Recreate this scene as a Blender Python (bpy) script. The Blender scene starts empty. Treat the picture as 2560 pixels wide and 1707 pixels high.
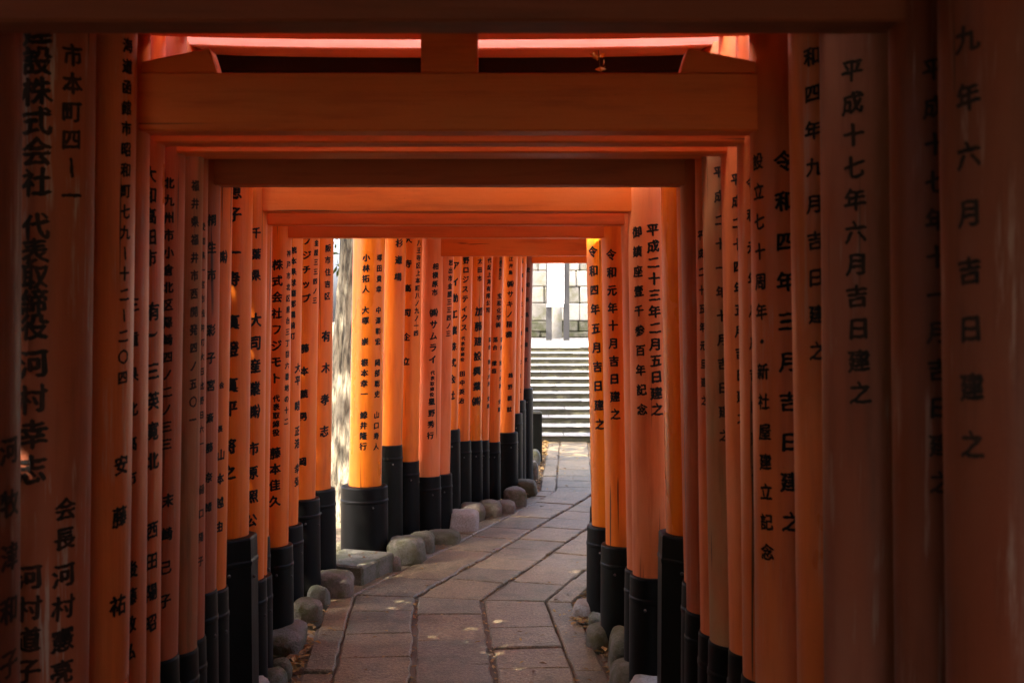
import bpy, bmesh, math, random
from mathutils import Vector, Matrix, noise

random.seed(7)
scene = bpy.context.scene
COL = scene.collection

# ------------------------------------------------------------------ camera, sky, sun, exposure
F = 2844.0                                   # focal length in photograph pixels (2560 wide)
EYE = 1.53
PITCH = math.atan((853.5 - 780.0) / F)
cam_d = bpy.data.cameras.new('camera')
cam_d.sensor_width = 36.0
cam_d.lens = F / 2560.0 * 36.0
cam_d.clip_start = 0.05
cam_d.clip_end = 2000.0
cam_d.dof.use_dof = True
cam_d.dof.focus_distance = 7.0
cam_d.dof.aperture_fstop = 7.0
cam = bpy.data.objects.new('camera', cam_d)
COL.objects.link(cam)
cam.location = (0, 0, EYE)
cam.rotation_euler = (math.pi / 2 - PITCH, 0, 0)
scene.camera = cam

SUN_AZ = math.radians(228)                   # compass-like: 0 = +Y (ahead), clockwise; 228 = behind left
SUN_EL = math.radians(50)
SUN_DIR = Vector((math.sin(SUN_AZ) * math.cos(SUN_EL), math.cos(SUN_AZ) * math.cos(SUN_EL), math.sin(SUN_EL)))
world = bpy.data.worlds.new('World')
scene.world = world
world.use_nodes = True
wn = world.node_tree
bg = wn.nodes['Background']
sky = wn.nodes.new('ShaderNodeTexSky')
sky.sky_type = 'NISHITA'
sky.sun_disc = False
sky.sun_elevation = SUN_EL
sky.sun_rotation = SUN_AZ
sky.air_density = 0.4
sky.dust_density = 6.0
sky.ozone_density = 0.0
wn.links.new(sky.outputs[0], bg.inputs[0])
bg.inputs[1].default_value = 0.15
sun_d = bpy.data.lights.new('sun', 'SUN')
sun_d.energy = 3.0
sun_d.angle = math.radians(0.53)
sun_d.color = (1.0, 0.90, 0.74)
sun = bpy.data.objects.new('sun', sun_d)
COL.objects.link(sun)
sun.rotation_euler = SUN_DIR.to_track_quat('Z', 'Y').to_euler()

scene.view_settings.view_transform = 'Standard'
scene.view_settings.look = 'None'
scene.view_settings.exposure = 3.5
scene.view_settings.gamma = 1.0
scene.view_settings.use_curve_mapping = False
scene.render.engine = 'CYCLES'
cy = scene.cycles
cy.use_denoising = True
cy.max_bounces = 7
cy.diffuse_bounces = 6
cy.glossy_bounces = 4
cy.sample_clamp_indirect = 6.0
cy.caustics_reflective = False
cy.caustics_refractive = False

# ------------------------------------------------------------------ helpers
def at(px, py, Y):
    """world point on the plane y = Y seen at photograph pixel (px, py)"""
    c, s = math.cos(PITCH), math.sin(PITCH)
    a, b = (px - 1280.0) / F, (853.5 - py) / F
    dx, dy, dz = a, c + b * s, -s + b * c
    t = Y / dy
    return Vector((dx * t, Y, EYE + dz * t))

def ground_at(px, py, z=0.0):
    c, s = math.cos(PITCH), math.sin(PITCH)
    a, b = (px - 1280.0) / F, (853.5 - py) / F
    dx, dy, dz = a, c + b * s, -s + b * c
    t = (z - EYE) / dz
    return Vector((dx * t, dy * t, z))

def obj(name, me, mat=None, parent=None, loc=None):
    if mat is not None and not me.materials:
        me.materials.append(mat)
    o = bpy.data.objects.new(name, me)
    COL.objects.link(o)
    if parent is not None:
        o.parent = parent
    if loc is not None:
        o.location = loc
    return o

def mesh(verts, faces, smooth=False):
    me = bpy.data.meshes.new('m')
    me.from_pydata([tuple(v) for v in verts], [], faces)
    if smooth:
        me.polygons.foreach_set('use_smooth', [True] * len(me.polygons))
    me.update()
    return me

def bm_mesh(bm, smooth=False):
    me = bpy.data.meshes.new('m')
    bm.to_mesh(me)
    bm.free()
    if smooth:
        me.polygons.foreach_set('use_smooth', [True] * len(me.polygons))
    return me

def empty(name, loc, label, cat, group=None):
    o = bpy.data.objects.new(name, None)
    o.empty_display_size = 0.1
    COL.objects.link(o)
    o.location = loc
    tag(o, label, cat, group)
    return o

def tag(o, label, cat, group=None):
    o['label'] = label
    o['category'] = cat
    if group:
        o['group'] = group
    return o

def kind(o, k, label=None):
    o['kind'] = k
    if label:
        o['label'] = label
    return o

BOXF = [(0, 3, 2, 1), (4, 5, 6, 7), (0, 1, 5, 4), (1, 2, 6, 5), (2, 3, 7, 6), (3, 0, 4, 7)]

def prism_mesh(bottom, top, bevel=0.004, smooth=False):
    """solid between two rings of equal length (lists of Vectors)"""
    n = len(bottom)
    bm = bmesh.new()
    vb = [bm.verts.new(v) for v in bottom]
    vt = [bm.verts.new(v) for v in top]
    bm.faces.new(list(reversed(vb)))
    bm.faces.new(vt)
    for i in range(n):
        j = (i + 1) % n
        bm.faces.new((vb[i], vb[j], vt[j], vt[i]))
    bmesh.ops.recalc_face_normals(bm, faces=bm.faces)
    if bevel:
        bmesh.ops.bevel(bm, geom=list(bm.edges), offset=bevel, segments=1, affect='EDGES', clamp_overlap=True)
    return bm_mesh(bm, smooth)

def box_mesh(x0, x1, y0, y1, z0, z1, bevel=0.004):
    b = [Vector((x0, y0, z0)), Vector((x1, y0, z0)), Vector((x1, y1, z0)), Vector((x0, y1, z0))]
    t = [Vector((v.x, v.y, z1)) for v in b]
    return prism_mesh(b, t, bevel)

def tube(path, radii, sides=10):
    """tapered tube through points"""
    vs, fs = [], []
    n = len(path)
    for i, p in enumerate(path):
        d = (path[min(i + 1, n - 1)] - path[max(i - 1, 0)]).normalized()
        a = d.cross(Vector((0.31, 0.95, 0.1))).normalized()
        b = d.cross(a)
        for k in range(sides):
            t = 2 * math.pi * k / sides
            vs.append(p + (a * math.cos(t) + b * math.sin(t)) * radii[i])
    for i in range(n - 1):
        for k in range(sides):
            k2 = (k + 1) % sides
            fs.append((i * sides + k, i * sides + k2, (i + 1) * sides + k2, (i + 1) * sides + k))
    fs.append(tuple(range(sides - 1, -1, -1)))
    fs.append(tuple((n - 1) * sides + k for k in range(sides)))
    return vs, fs

# ------------------------------------------------------------------ materials
class NT:
    def __init__(self, name):
        self.m = bpy.data.materials.new(name)
        self.m.use_nodes = True
        self.t = self.m.node_tree
        self.bsdf = self.t.nodes['Principled BSDF']
    def n(self, typ, **kw):
        nd = self.t.nodes.new(typ)
        for k, v in kw.items():
            if k.startswith('i_'):
                key = k[2:]
                key = int(key) if key.isdigit() else key.replace('_', ' ')
                nd.inputs[key].default_value = v
            else:
                setattr(nd, k, v)
        return nd
    def l(self, a, b):
        self.t.links.new(a, b)
    def pos(self, scale=(1, 1, 1), coord='world'):
        if coord == 'world':
            g = self.n('ShaderNodeNewGeometry').outputs['Position']
        else:
            g = self.n('ShaderNodeTexCoord').outputs['Object']
        mp = self.n('ShaderNodeMapping')
        mp.inputs['Scale'].default_value = scale
        self.l(g, mp.inputs['Vector'])
        return mp.outputs[0]
    def noise(self, vec, scale, detail=4.0, rough=0.55):
        nd = self.n('ShaderNodeTexNoise')
        nd.inputs['Scale'].default_value = scale
        nd.inputs['Detail'].default_value = detail
        nd.inputs['Roughness'].default_value = rough
        self.l(vec, nd.inputs['Vector'])
        return nd.outputs[0]
    def ramp(self, fac, stops):
        r = self.n('ShaderNodeValToRGB')
        e = r.color_ramp.elements
        while len(e) < len(stops):
            e.new(0.5)
        for i, (p, c) in enumerate(stops):
            e[i].position = p
            e[i].color = (c[0], c[1], c[2], 1) if not isinstance(c, (int, float)) else (c, c, c, 1)
        self.l(fac, r.inputs[0])
        return r.outputs[0]
    def mix(self, fac, a, b, mode='MIX'):
        x = self.n('ShaderNodeMix', data_type='RGBA', blend_type=mode)
        for sock, v in ((x.inputs[0], fac), (x.inputs[6], a), (x.inputs[7], b)):
            if isinstance(v, (int, float)):
                sock.default_value = v
            elif isinstance(v, tuple):
                sock.default_value = (v[0], v[1], v[2], 1)
            else:
                self.l(v, sock)
        return x.outputs[2]
    def bump(self, h, strength=0.3, dist=0.01):
        b = self.n('ShaderNodeBump')
        b.inputs['Strength'].default_value = strength
        b.inputs['Distance'].default_value = dist
        self.l(h, b.inputs['Height'])
        self.l(b.outputs[0], self.bsdf.inputs['Normal'])
    def out(self, col=None, rough=None, spec=None):
        def put(sock, v):
            if v is None:
                return
            if isinstance(v, (int, float)):
                sock.default_value = v
            elif isinstance(v, tuple):
                sock.default_value = (v[0], v[1], v[2], 1)
            else:
                self.l(v, sock)
        put(self.bsdf.inputs['Base Color'], col)
        put(self.bsdf.inputs['Roughness'], rough)
        put(self.bsdf.inputs['Specular IOR Level'], spec)
        return self.m

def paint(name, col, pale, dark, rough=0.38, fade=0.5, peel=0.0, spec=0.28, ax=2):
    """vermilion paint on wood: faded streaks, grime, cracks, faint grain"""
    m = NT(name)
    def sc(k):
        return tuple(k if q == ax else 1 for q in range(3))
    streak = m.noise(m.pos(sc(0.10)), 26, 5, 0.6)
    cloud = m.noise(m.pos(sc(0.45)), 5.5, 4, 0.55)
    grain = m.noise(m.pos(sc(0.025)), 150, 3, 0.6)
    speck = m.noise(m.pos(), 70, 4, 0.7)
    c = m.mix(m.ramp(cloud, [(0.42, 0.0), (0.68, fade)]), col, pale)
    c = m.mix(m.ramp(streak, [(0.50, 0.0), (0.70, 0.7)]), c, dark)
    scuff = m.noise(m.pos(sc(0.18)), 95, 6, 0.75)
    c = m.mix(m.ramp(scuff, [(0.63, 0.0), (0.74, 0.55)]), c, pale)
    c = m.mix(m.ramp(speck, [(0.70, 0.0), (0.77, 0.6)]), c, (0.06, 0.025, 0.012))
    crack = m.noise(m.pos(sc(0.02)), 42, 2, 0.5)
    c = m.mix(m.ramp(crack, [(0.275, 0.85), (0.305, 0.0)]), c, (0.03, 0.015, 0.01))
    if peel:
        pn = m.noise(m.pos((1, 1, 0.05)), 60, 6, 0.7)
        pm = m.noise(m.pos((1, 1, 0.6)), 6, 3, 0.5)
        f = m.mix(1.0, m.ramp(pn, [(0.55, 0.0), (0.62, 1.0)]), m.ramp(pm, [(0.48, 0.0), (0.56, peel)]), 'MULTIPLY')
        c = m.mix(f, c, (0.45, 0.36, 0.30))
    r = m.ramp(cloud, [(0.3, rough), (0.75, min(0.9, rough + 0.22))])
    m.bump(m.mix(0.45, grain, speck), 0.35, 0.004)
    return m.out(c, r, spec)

P = {
    'orange': paint('paint_orange', (0.72, 0.165, 0.012), (0.70, 0.20, 0.030), (0.52, 0.095, 0.012), 0.34, 0.35),
    'gloss': paint('paint_glossy_orange', (0.76, 0.19, 0.010), (0.72, 0.20, 0.02), (0.58, 0.115, 0.012), 0.2, 0.2),
    'pink': paint('paint_faded_pink', (0.66, 0.165, 0.042), (0.66, 0.23, 0.10), (0.46, 0.105, 0.03), 0.5, 0.7),
    'brown': paint('paint_brown_shaded', (0.185, 0.045, 0.019), (0.20, 0.066, 0.033), (0.11, 0.03, 0.014), 0.40, 0.6, 0.35, spec=0.28),  # browned paint with the shade of the front gates darkened into its colour
    'olive': paint('paint_weathered_olive', (0.36, 0.115, 0.04), (0.34, 0.20, 0.09), (0.15, 0.075, 0.03), 0.55, 0.9),
    'peel': paint('paint_peeling', (0.37, 0.10, 0.045), (0.37, 0.14, 0.075), (0.23, 0.068, 0.033), 0.48, 0.6, 0.8),
    'old_dim': paint('paint_old_orange_dim', (0.58, 0.135, 0.032), (0.55, 0.17, 0.06), (0.40, 0.09, 0.026), 0.27, 0.5, 0.3, spec=0.45),  # old orange with a little of the front shade mixed into it
    'beam_old': paint('paint_beam_old', (0.70, 0.165, 0.032), (0.62, 0.20, 0.06), (0.48, 0.105, 0.024), 0.44, 0.7, ax=0),
    'old_pink_shaded': paint('paint_old_pink_shaded', (0.27, 0.076, 0.038), (0.29, 0.108, 0.066), (0.17, 0.05, 0.027), 0.40, 0.7, 0.3, spec=0.3),  # old pink, toned down to carry the shade near the viewer
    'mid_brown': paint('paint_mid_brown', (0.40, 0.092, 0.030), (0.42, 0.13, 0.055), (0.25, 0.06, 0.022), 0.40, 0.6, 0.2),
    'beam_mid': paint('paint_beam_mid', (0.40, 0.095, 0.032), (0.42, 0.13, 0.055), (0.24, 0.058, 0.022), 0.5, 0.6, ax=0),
    'beam': paint('paint_beam', (0.68, 0.145, 0.020), (0.62, 0.18, 0.05), (0.46, 0.09, 0.016), 0.45, 0.6, ax=0),
    'beam_brown_shaded': paint('paint_beam_brown_shaded', (0.175, 0.045, 0.021), (0.20, 0.066, 0.033), (0.10, 0.03, 0.015), 0.5, 0.5, ax=0),  # beam version of the brown, foreground shade included in the tone
    'beam_bright': paint('paint_beam_bright', (0.70, 0.155, 0.016), (0.66, 0.17, 0.03), (0.56, 0.11, 0.012), 0.35, 0.2, ax=0),
    'beam_shadow': paint('paint_beam_shadow', (0.022, 0.012, 0.010), (0.03, 0.02, 0.016), (0.015, 0.01, 0.008), 0.6, 0.4, ax=0),  # near-black beam colour standing in for shadow above the wide beam
    'rose': paint('paint_sunlit_rose_beam', (0.66, 0.36, 0.32), (0.70, 0.43, 0.39), (0.56, 0.27, 0.22), 0.55, 0.8, ax=0),  # faded vermilion with sunlight lifted into the colour of the lintel
}

def sleeve_mat(name, col, worn):
    m = NT(name)
    n1 = m.noise(m.pos((1, 1, 0.25)), 14, 5, 0.6)
    n2 = m.noise(m.pos(), 90, 4, 0.7)
    c = m.mix(m.ramp(n1, [(0.4, 0.0), (0.75, 0.7)]), col, worn)
    c = m.mix(m.ramp(n2, [(0.70, 0.0), (0.80, 0.3)]), c, (0.03, 0.025, 0.02))
    m.bump(n2, 0.12, 0.003)
    return m.out(c, m.ramp(n1, [(0.3, 0.38), (0.8, 0.6)]), 0.13)

SLEEVE = [sleeve_mat('black_sleeve', (0.0022, 0.0022, 0.0022), (0.0055, 0.005, 0.0045)),
          sleeve_mat('green_black_sleeve', (0.0035, 0.004, 0.003), (0.009, 0.0095, 0.007))]
m = NT('kasagi_black'); M_KASAGI = m.out((0.022, 0.019, 0.017), 0.6)
m = NT('ink')
M_INK = m.out(m.mix(m.ramp(m.noise(m.pos(), 55, 5, 0.7), [(0.55, 0.0), (0.78, 0.5)]), (0.005, 0.0045, 0.0045), (0.03, 0.014, 0.009)), 0.55, 0.2)
m = NT('faded_ink')
M_INK_OLD = m.out(m.mix(m.ramp(m.noise(m.pos((1, 1, .4)), 40, 5, 0.7), [(0.42, 0.0), (0.72, 0.8)]), (0.013, 0.010, 0.009), (0.07, 0.028, 0.017)), 0.6, 0.2)
m = NT('bolt_steel'); m.bsdf.inputs['Metallic'].default_value = 0.8; M_BOLT = m.out((0.09, 0.085, 0.08), 0.4)

def stone(name, a, b, c, scale=9.0, moss=0.0, mosscol=(0.085, 0.085, 0.022), rough=0.75, bump=0.5, fine=160, bdist=0.006):
    m = NT(name)
    w = m.pos()
    big = m.noise(w, scale, 6, 0.62)
    fin = m.noise(w, fine, 3, 0.7)
    mid = m.noise(w, scale * 5, 5, 0.65)
    col = m.mix(m.ramp(big, [(0.3, 0.0), (0.7, 1.0)]), a, b)
    col = m.mix(m.ramp(fin, [(0.46, 0.0), (0.66, 0.75)]), col, c)
    col = m.mix(m.ramp(mid, [(0.58, 0.0), (0.78, 0.55)]), col, (a[0] * 0.35, a[1] * 0.34, a[2] * 0.33))
    if moss:
        mm = m.noise(w, scale * 0.9, 6, 0.7)
        col = m.mix(m.ramp(mm, [(0.50 - 0.14 * moss, 0.0), (0.66 - 0.12 * moss, 0.9)]), col, mosscol)
    m.bump(m.mix(0.5, mid, fin), bump, bdist)
    return m.out(col, rough)

M_SLAB = [stone('slab_brown', (0.100, 0.070, 0.037), (0.178, 0.130, 0.072), (0.36, 0.27, 0.155), 7, 0.12, (0.09, 0.075, 0.035), rough=0.42, bump=1.0, fine=85, bdist=0.016),
          stone('slab_grey', (0.084, 0.062, 0.035), (0.155, 0.118, 0.068), (0.31, 0.24, 0.148), 9, 0.2, (0.08, 0.072, 0.036), rough=0.42, bump=1.0, fine=90, bdist=0.016),
          stone('slab_warm', (0.115, 0.079, 0.040), (0.198, 0.143, 0.077), (0.37, 0.278, 0.158), 6, 0.05, (0.09, 0.07, 0.03), rough=0.45, bump=1.0, fine=80, bdist=0.016)]
M_ROCK = {'grey': stone('rock_grey', (0.13, 0.12, 0.098), (0.21, 0.193, 0.16), (0.08, 0.07, 0.055), 8, 0.25, bump=0.9, fine=120, bdist=0.02),
          'white': stone('rock_white', (0.33, 0.305, 0.27), (0.43, 0.405, 0.365), (0.22, 0.195, 0.165), 8, bump=0.9, fine=120, bdist=0.02),
          'pink': stone('rock_pink', (0.15, 0.123, 0.092), (0.23, 0.19, 0.145), (0.09, 0.072, 0.052), 8, 0.2, bump=0.9, fine=120, bdist=0.02),
          'moss': stone('rock_moss', (0.13, 0.12, 0.09), (0.20, 0.185, 0.14), (0.08, 0.07, 0.05), 9, 0.5, (0.075, 0.075, 0.025), bump=0.9, fine=120, bdist=0.02),
          'olive': stone('rock_olive', (0.11, 0.097, 0.062), (0.165, 0.145, 0.095), (0.07, 0.06, 0.038), 9, 0.6, (0.065, 0.06, 0.02), bump=0.9, fine=120, bdist=0.02)}
M_MORTAR = stone('path_bed', (0.10, 0.078, 0.06), (0.14, 0.11, 0.085), (0.2, 0.16, 0.12), 12, rough=0.95)
M_SOIL = stone('soil', (0.14, 0.10, 0.068), (0.21, 0.16, 0.11), (0.26, 0.2, 0.14), 3, 0.25, (0.06, 0.07, 0.025), 0.95, 0.8, 60)
M_STEP = stone('step_stone', (0.19, 0.186, 0.178), (0.255, 0.25, 0.24), (0.14, 0.136, 0.128), 4, rough=0.8)
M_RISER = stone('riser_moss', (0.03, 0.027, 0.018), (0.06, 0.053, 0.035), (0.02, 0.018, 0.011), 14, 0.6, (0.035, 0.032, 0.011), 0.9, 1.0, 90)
M_BLOCK = [stone('wall_stone_pale', (0.30, 0.285, 0.25), (0.40, 0.38, 0.335), (0.24, 0.225, 0.19), 4, 0.05, (0.25, 0.24, 0.15), 0.85),
           stone('wall_stone_mid', (0.20, 0.19, 0.16), (0.28, 0.265, 0.23), (0.15, 0.14, 0.115), 5, 0.3, (0.13, 0.13, 0.07), 0.85),
           stone('wall_stone_mossy', (0.10, 0.095, 0.07), (0.19, 0.18, 0.14), (0.07, 0.07, 0.045), 9, 0.7, (0.06, 0.065, 0.025), 0.9, 1.0)]
m = NT('board_post'); M_POST = m.out(m.mix(m.noise(m.pos((1, 1, .1)), 40), (0.008, 0.0075, 0.008), (0.014, 0.013, 0.014)), 0.6)
m = NT('board_panel'); M_PANEL = m.out(m.mix(m.noise(m.pos(), 3), (0.78, 0.78, 0.79), (0.83, 0.83, 0.83)), 0.5)

def leafmat(name, a, b, trans=0.25):
    m = NT(name)
    rnd = m.n('ShaderNodeNewGeometry').outputs['Random Per Island']
    c = m.mix(rnd, a, b)
    m.out(c, 0.6)
    tr = m.n('ShaderNodeBsdfTranslucent')
    m.l(c, tr.inputs[0])
    mx = m.n('ShaderNodeMixShader')
    mx.inputs[0].default_value = trans
    m.l(m.bsdf.outputs[0], mx.inputs[1]); m.l(tr.outputs[0], mx.inputs[2])
    m.l(mx.outputs[0], m.t.nodes['Material Output'].inputs[0])
    return m.m
M_LEAF = leafmat('leaf_green', (0.035, 0.065, 0.018), (0.10, 0.13, 0.035), 0.35)
M_LITTER = leafmat('leaf_litter', (0.13, 0.06, 0.02), (0.46, 0.29, 0.09), 0.1)

m = NT('bark')
ridg = m.noise(m.pos((1, 1, 0.16)), 34, 5, 0.65)
bc = m.mix(m.ramp(ridg, [(0.38, 0.0), (0.6, 1.0)]), (0.03, 0.024, 0.015), (0.19, 0.165, 0.115))
bc = m.mix(m.ramp(m.noise(m.pos(), 5, 3), [(0.5, 0.0), (0.75, 0.6)]), bc, (0.24, 0.215, 0.155))
m.bump(ridg, 1.0, 0.03)
M_BARK = m.out(bc, 0.85)

# ------------------------------------------------------------------ brush characters
# writing on the pillars: gate, side, characters, pixel column in the 2352-wide view of the photograph
TEXTS = [
    (3, 'L', '河牧津和子', 2, 1040, 6, 1535, 64),
    (4, 'L', '建設株式会社', 86, 70, 82, 418, 66),
    (4, 'L', '代表取締役', 80, 520, 78, 750, 60),
    (4, 'L', '河村幸志', 76, 835, 73, 1078, 66),
    (4, 'L', '河村道子', 67, 1325, 62, 1540, 58),
    (4, 'L', '市本町四ー一', 163, 125, 160, 448, 50),
    (4, 'L', '会長', 147, 1170, 146, 1238, 52),
    (4, 'L', '河村憲亮', 144, 1322, 141, 1545, 56),
    (5, 'L', '北海道函館市昭和町七九ー十二ー二〇四', 287, 52, 275, 868, 33),
    (5, 'L', '安藤', 272, 1070, 268, 1190, 47),
    (5, 'L', '祐', 265, 1395, 265, 1395, 50),
    (6, 'L', '三重県北高市', 303, 700, 298, 1100, 34),
    (6, 'L', '後藤敬弘', 298, 1310, 294, 1500, 40),
    (7, 'L', '大和高田市', 343, 400, 343, 592, 38),
    (7, 'L', '有)三英寛北', 348, 715, 346, 1060, 42),
    (7, 'L', '西田陽昭', 345, 1220, 342, 1435, 40),
    (8, 'L', '北九州市小倉北区篠崎四ノ二ノ三三', 388, 420, 382, 1020, 27),
    (8, 'L', '末崎己子', 384, 1150, 378, 1380, 32),
    (9, 'L', '福井県福井市西開発四ノ五〇一', 446, 425, 440, 965, 25),
    (10, 'L', '愛知県一宮市浅井町大日比野日六一', 464, 520, 460, 1020, 18),
    (10, 'L', '樋口陽子', 461, 1125, 458, 1290, 22),
    (11, 'L', '桐生市　彩子宮', 486, 505, 483, 885, 27),
    (11, 'L', '斎藤奈緒', 481, 960, 477, 1165, 22),
    (12, 'L', '㈱', 510, 590, 510, 590, 30),
    (12, 'L', '会　長', 508, 885, 505, 985, 15),
    (12, 'L', '山本越由', 506, 1045, 502, 1210, 26),
    (13, 'L', '恵子', 540, 440, 539, 492, 34),
    (13, 'L', '一寿', 537, 580, 536, 640, 34),
    (13, 'L', '真澄', 534, 740, 532, 802, 36),
    (13, 'L', '真平', 530, 885, 529, 938, 36),
    (13, 'L', '将之', 527, 1025, 525, 1085, 34),
    (14, 'L', '千葉県', 589, 535, 588, 632, 26),
    (14, 'L', '大司産業㈱', 588, 735, 583, 945, 33),
    (14, 'L', '市原照公', 582, 1030, 578, 1195, 30),
    (18, 'L', '株式会社フジモト', 638, 608, 634, 868, 25),
    (18, 'L', '代表取締役', 635, 915, 634, 993, 16),
    (18, 'L', '藤本佳久', 633, 1040, 631, 1150, 26),
    (18, 'L', '神戸市北区泉台三丁目六番地の十二', 663, 582, 657, 968, 16),
    (19, 'L', '熊本県球磨郡湯前町', 675, 575, 671, 772, 16),
    (19, 'L', '大平　睦　正浩　幸弘', 684, 845, 682, 1105, 22),
    (20, 'L', 'フジチップ', 705, 553, 703, 685, 20),
    (20, 'L', '金屋三三四ノ三', 727, 558, 723, 690, 15),
    (20, 'L', '藤本義男　岡', 700, 800, 694, 1060, 20),
    (21, 'L', '阪市住吉区', 754, 570, 752, 680, 17),
    (21, 'L', '有　木　孝　志', 750, 772, 746, 990, 25),
    (22, 'L', '小林拓人　大塚　崇　根本幸一　鯨井隆行', 841, 592, 834, 1025, 17),
    (22, 'L', '塚田貴幸　中澤彰宏　岡部聡史　山口寿人', 872, 592, 864, 1025, 16),
    (23, 'L', '杉道場', 918, 558, 915, 636, 19),
    (24, 'L', '大寺高司企立', 938, 550, 932, 830, 18),
    (24, 'L', '八王寺区上本町八ノ九ノ一四', 963, 558, 956, 765, 14),
    (25, 'L', '相模原市', 1001, 612, 999, 672, 15),
    (25, 'L', '㈱サムライ', 997, 718, 994, 825, 19),
    (25, 'L', '代表取締役', 994, 856, 992, 906, 10),
    (25, 'L', '星野秀行', 992, 922, 989, 1000, 16),
    (26, 'L', '岩出市金屋三三四ノ三', 1036, 603, 1030, 766, 14),
    (27, 'L', 'アイ動工業株式会社', 1047, 610, 1037, 908, 20),
    (28, 'L', '野ロジスティクス', 1071, 598, 1066, 752, 16),
    (28, 'L', '代表取締役', 1064, 777, 1062, 826, 9),
    (28, 'L', '田中英治', 1062, 858, 1060, 920, 13),
    (29, 'L', '太田市', 1103, 600, 1102, 640, 13),
    (29, 'L', '加藤建設興業㈱', 1101, 715, 1095, 921, 21),
    (30, 'L', '代配上海有限公司', 1125, 598, 1121, 712, 12),
    (30, 'L', '落合　諭・大井　史朗', 1125, 780, 1122, 932, 11),
    (31, 'L', '名古屋市熱田区', 1151, 585, 1149, 638, 9),
    (31, 'L', '宝和化学㈱', 1148, 680, 1145, 746, 13),
    (31, 'L', '落合　諭・大井　史朗', 1152, 780, 1147, 940, 11),
    (31, 'L', '落合　徹哉', 1138, 780, 1135, 852, 12),
    (32, 'L', '江井島', 1174, 595, 1173, 626, 10),
    (32, 'L', '㈱サキノ精機', 1173, 652, 1169, 768, 15),
    (32, 'L', '崎野義就', 1173, 862, 1170, 940, 12),
    (34, 'L', '兵庫県三丁目下七郎七蔵', 1198, 600, 1192, 930, 11),
    (35, 'L', '愛知県馬場青故', 1213, 620, 1207, 826, 11),
    (1, 'R', '平成九年六月吉日建之', 2232, -190, 2247, 1025, 64),
    (2, 'R', '平成十七年十一月吉日建之', 2146, 158, 2162, 1108, 52),
    (3, 'R', '平成十七年六月吉日建之', 1957, 162, 1974, 902, 52),
    (4, 'R', '令和四年九月吉日建之', 1863, 45, 1878, 806, 43),
    (6, 'R', '設立七十周年・新社屋建立記念', 1742, 370, 1763, 1268, 38),
    (6, 'R', '令和四年三月吉日建之', 1801, 370, 1818, 1198, 46),
    (7, 'R', '令和元年八月吉日建之', 1726, 420, 1738, 1080, 30),
    (8, 'R', '平成二十四年五月吉日建之', 1691, 412, 1705, 960, 28),
    (9, 'R', '平成二十一年十月吉日建之', 1651, 395, 1664, 1000, 27),
    (10, 'R', '平成二十五年元旦建之', 1609, 540, 1618, 920, 22),
    (12, 'R', '平成十年八月吉日', 1592, 560, 1600, 985, 20),
    (14, 'R', '御鎮座壹千参百年記念', 1462, 533, 1474, 940, 26),
    (14, 'R', '平成二十三年二月五日建之', 1500, 528, 1509, 940, 29),
    (18, 'R', '令和元年十月吉日建之', 1403, 585, 1413, 951, 25),
    (19, 'R', '令和四年五月吉日建之', 1361, 578, 1377, 974, 25),
]
glyph_cache = {}
fc = bpy.data.curves.new('glyph', 'FONT')
fc.resolution_u = 3
fc.offset = 0.0
fo = bpy.data.objects.new('glyph', fc)
COL.objects.link(fo)
def glyph(ch):
    if ch in glyph_cache:
        return glyph_cache[ch]
    fc.body = ch
    dg = bpy.context.evaluated_depsgraph_get()
    dg.update()
    me = bpy.data.meshes.new_from_object(fo.evaluated_get(dg))
    bm = bmesh.new(); bm.from_mesh(me)
    bpy.data.meshes.remove(me)
    bmesh.ops.remove_doubles(bm, verts=bm.verts, dist=1e-5)
    for v in bm.verts:
        v.co = Vector((v.co.x - 0.5, v.co.y - 0.38, 0))
    for q in range(-4, 5):
        geom = list(bm.verts) + list(bm.edges) + list(bm.faces)
        bmesh.ops.bisect_plane(bm, geom=geom, plane_co=(q * 0.11, 0, 0), plane_no=(1, 0, 0))
    sx = hash_f(ch)
    out = []
    for v in bm.verts:
        x, y = v.co.x, v.co.y
        # brush-like: rising horizontals, softened outline, swelling strokes
        nx = noise.noise(Vector((x * 4.5 + sx * 9, y * 4.5, 1.7))) * 0.050 + noise.noise(Vector((x * 13, y * 13 + sx * 7, 4.1))) * 0.028
        ny = noise.noise(Vector((x * 4.5, y * 4.5 + sx * 9, 7.7))) * 0.050 + noise.noise(Vector((x * 13 + sx * 5, y * 13, 2.2))) * 0.028
        out.append((x + nx, y + 0.105 * x + ny))
    bm.verts.index_update()
    faces = [tuple(v.index for v in f.verts) for f in bm.faces]
    bm.free()
    glyph_cache[ch] = (out, faces)
    return glyph_cache[ch]
def hash_f(ch):
    return ((ord(ch) * 7919) % 1000) / 1000.0

for ch_ in sorted(set(''.join(a[2] for a in TEXTS)) - set(' \u3000')):
    glyph(ch_)
COL.objects.unlink(fo)
bpy.data.objects.remove(fo)

# ------------------------------------------------------------------ ground, path, stairs, terrace
g = 160.0
gm = mesh([(-g, -g, -0.03), (g, -g, -0.03), (g, g, -0.03), (-g, g, -0.03)], [(0, 1, 2, 3)])
kind(obj('ground', gm, M_SOIL), 'structure')

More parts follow.
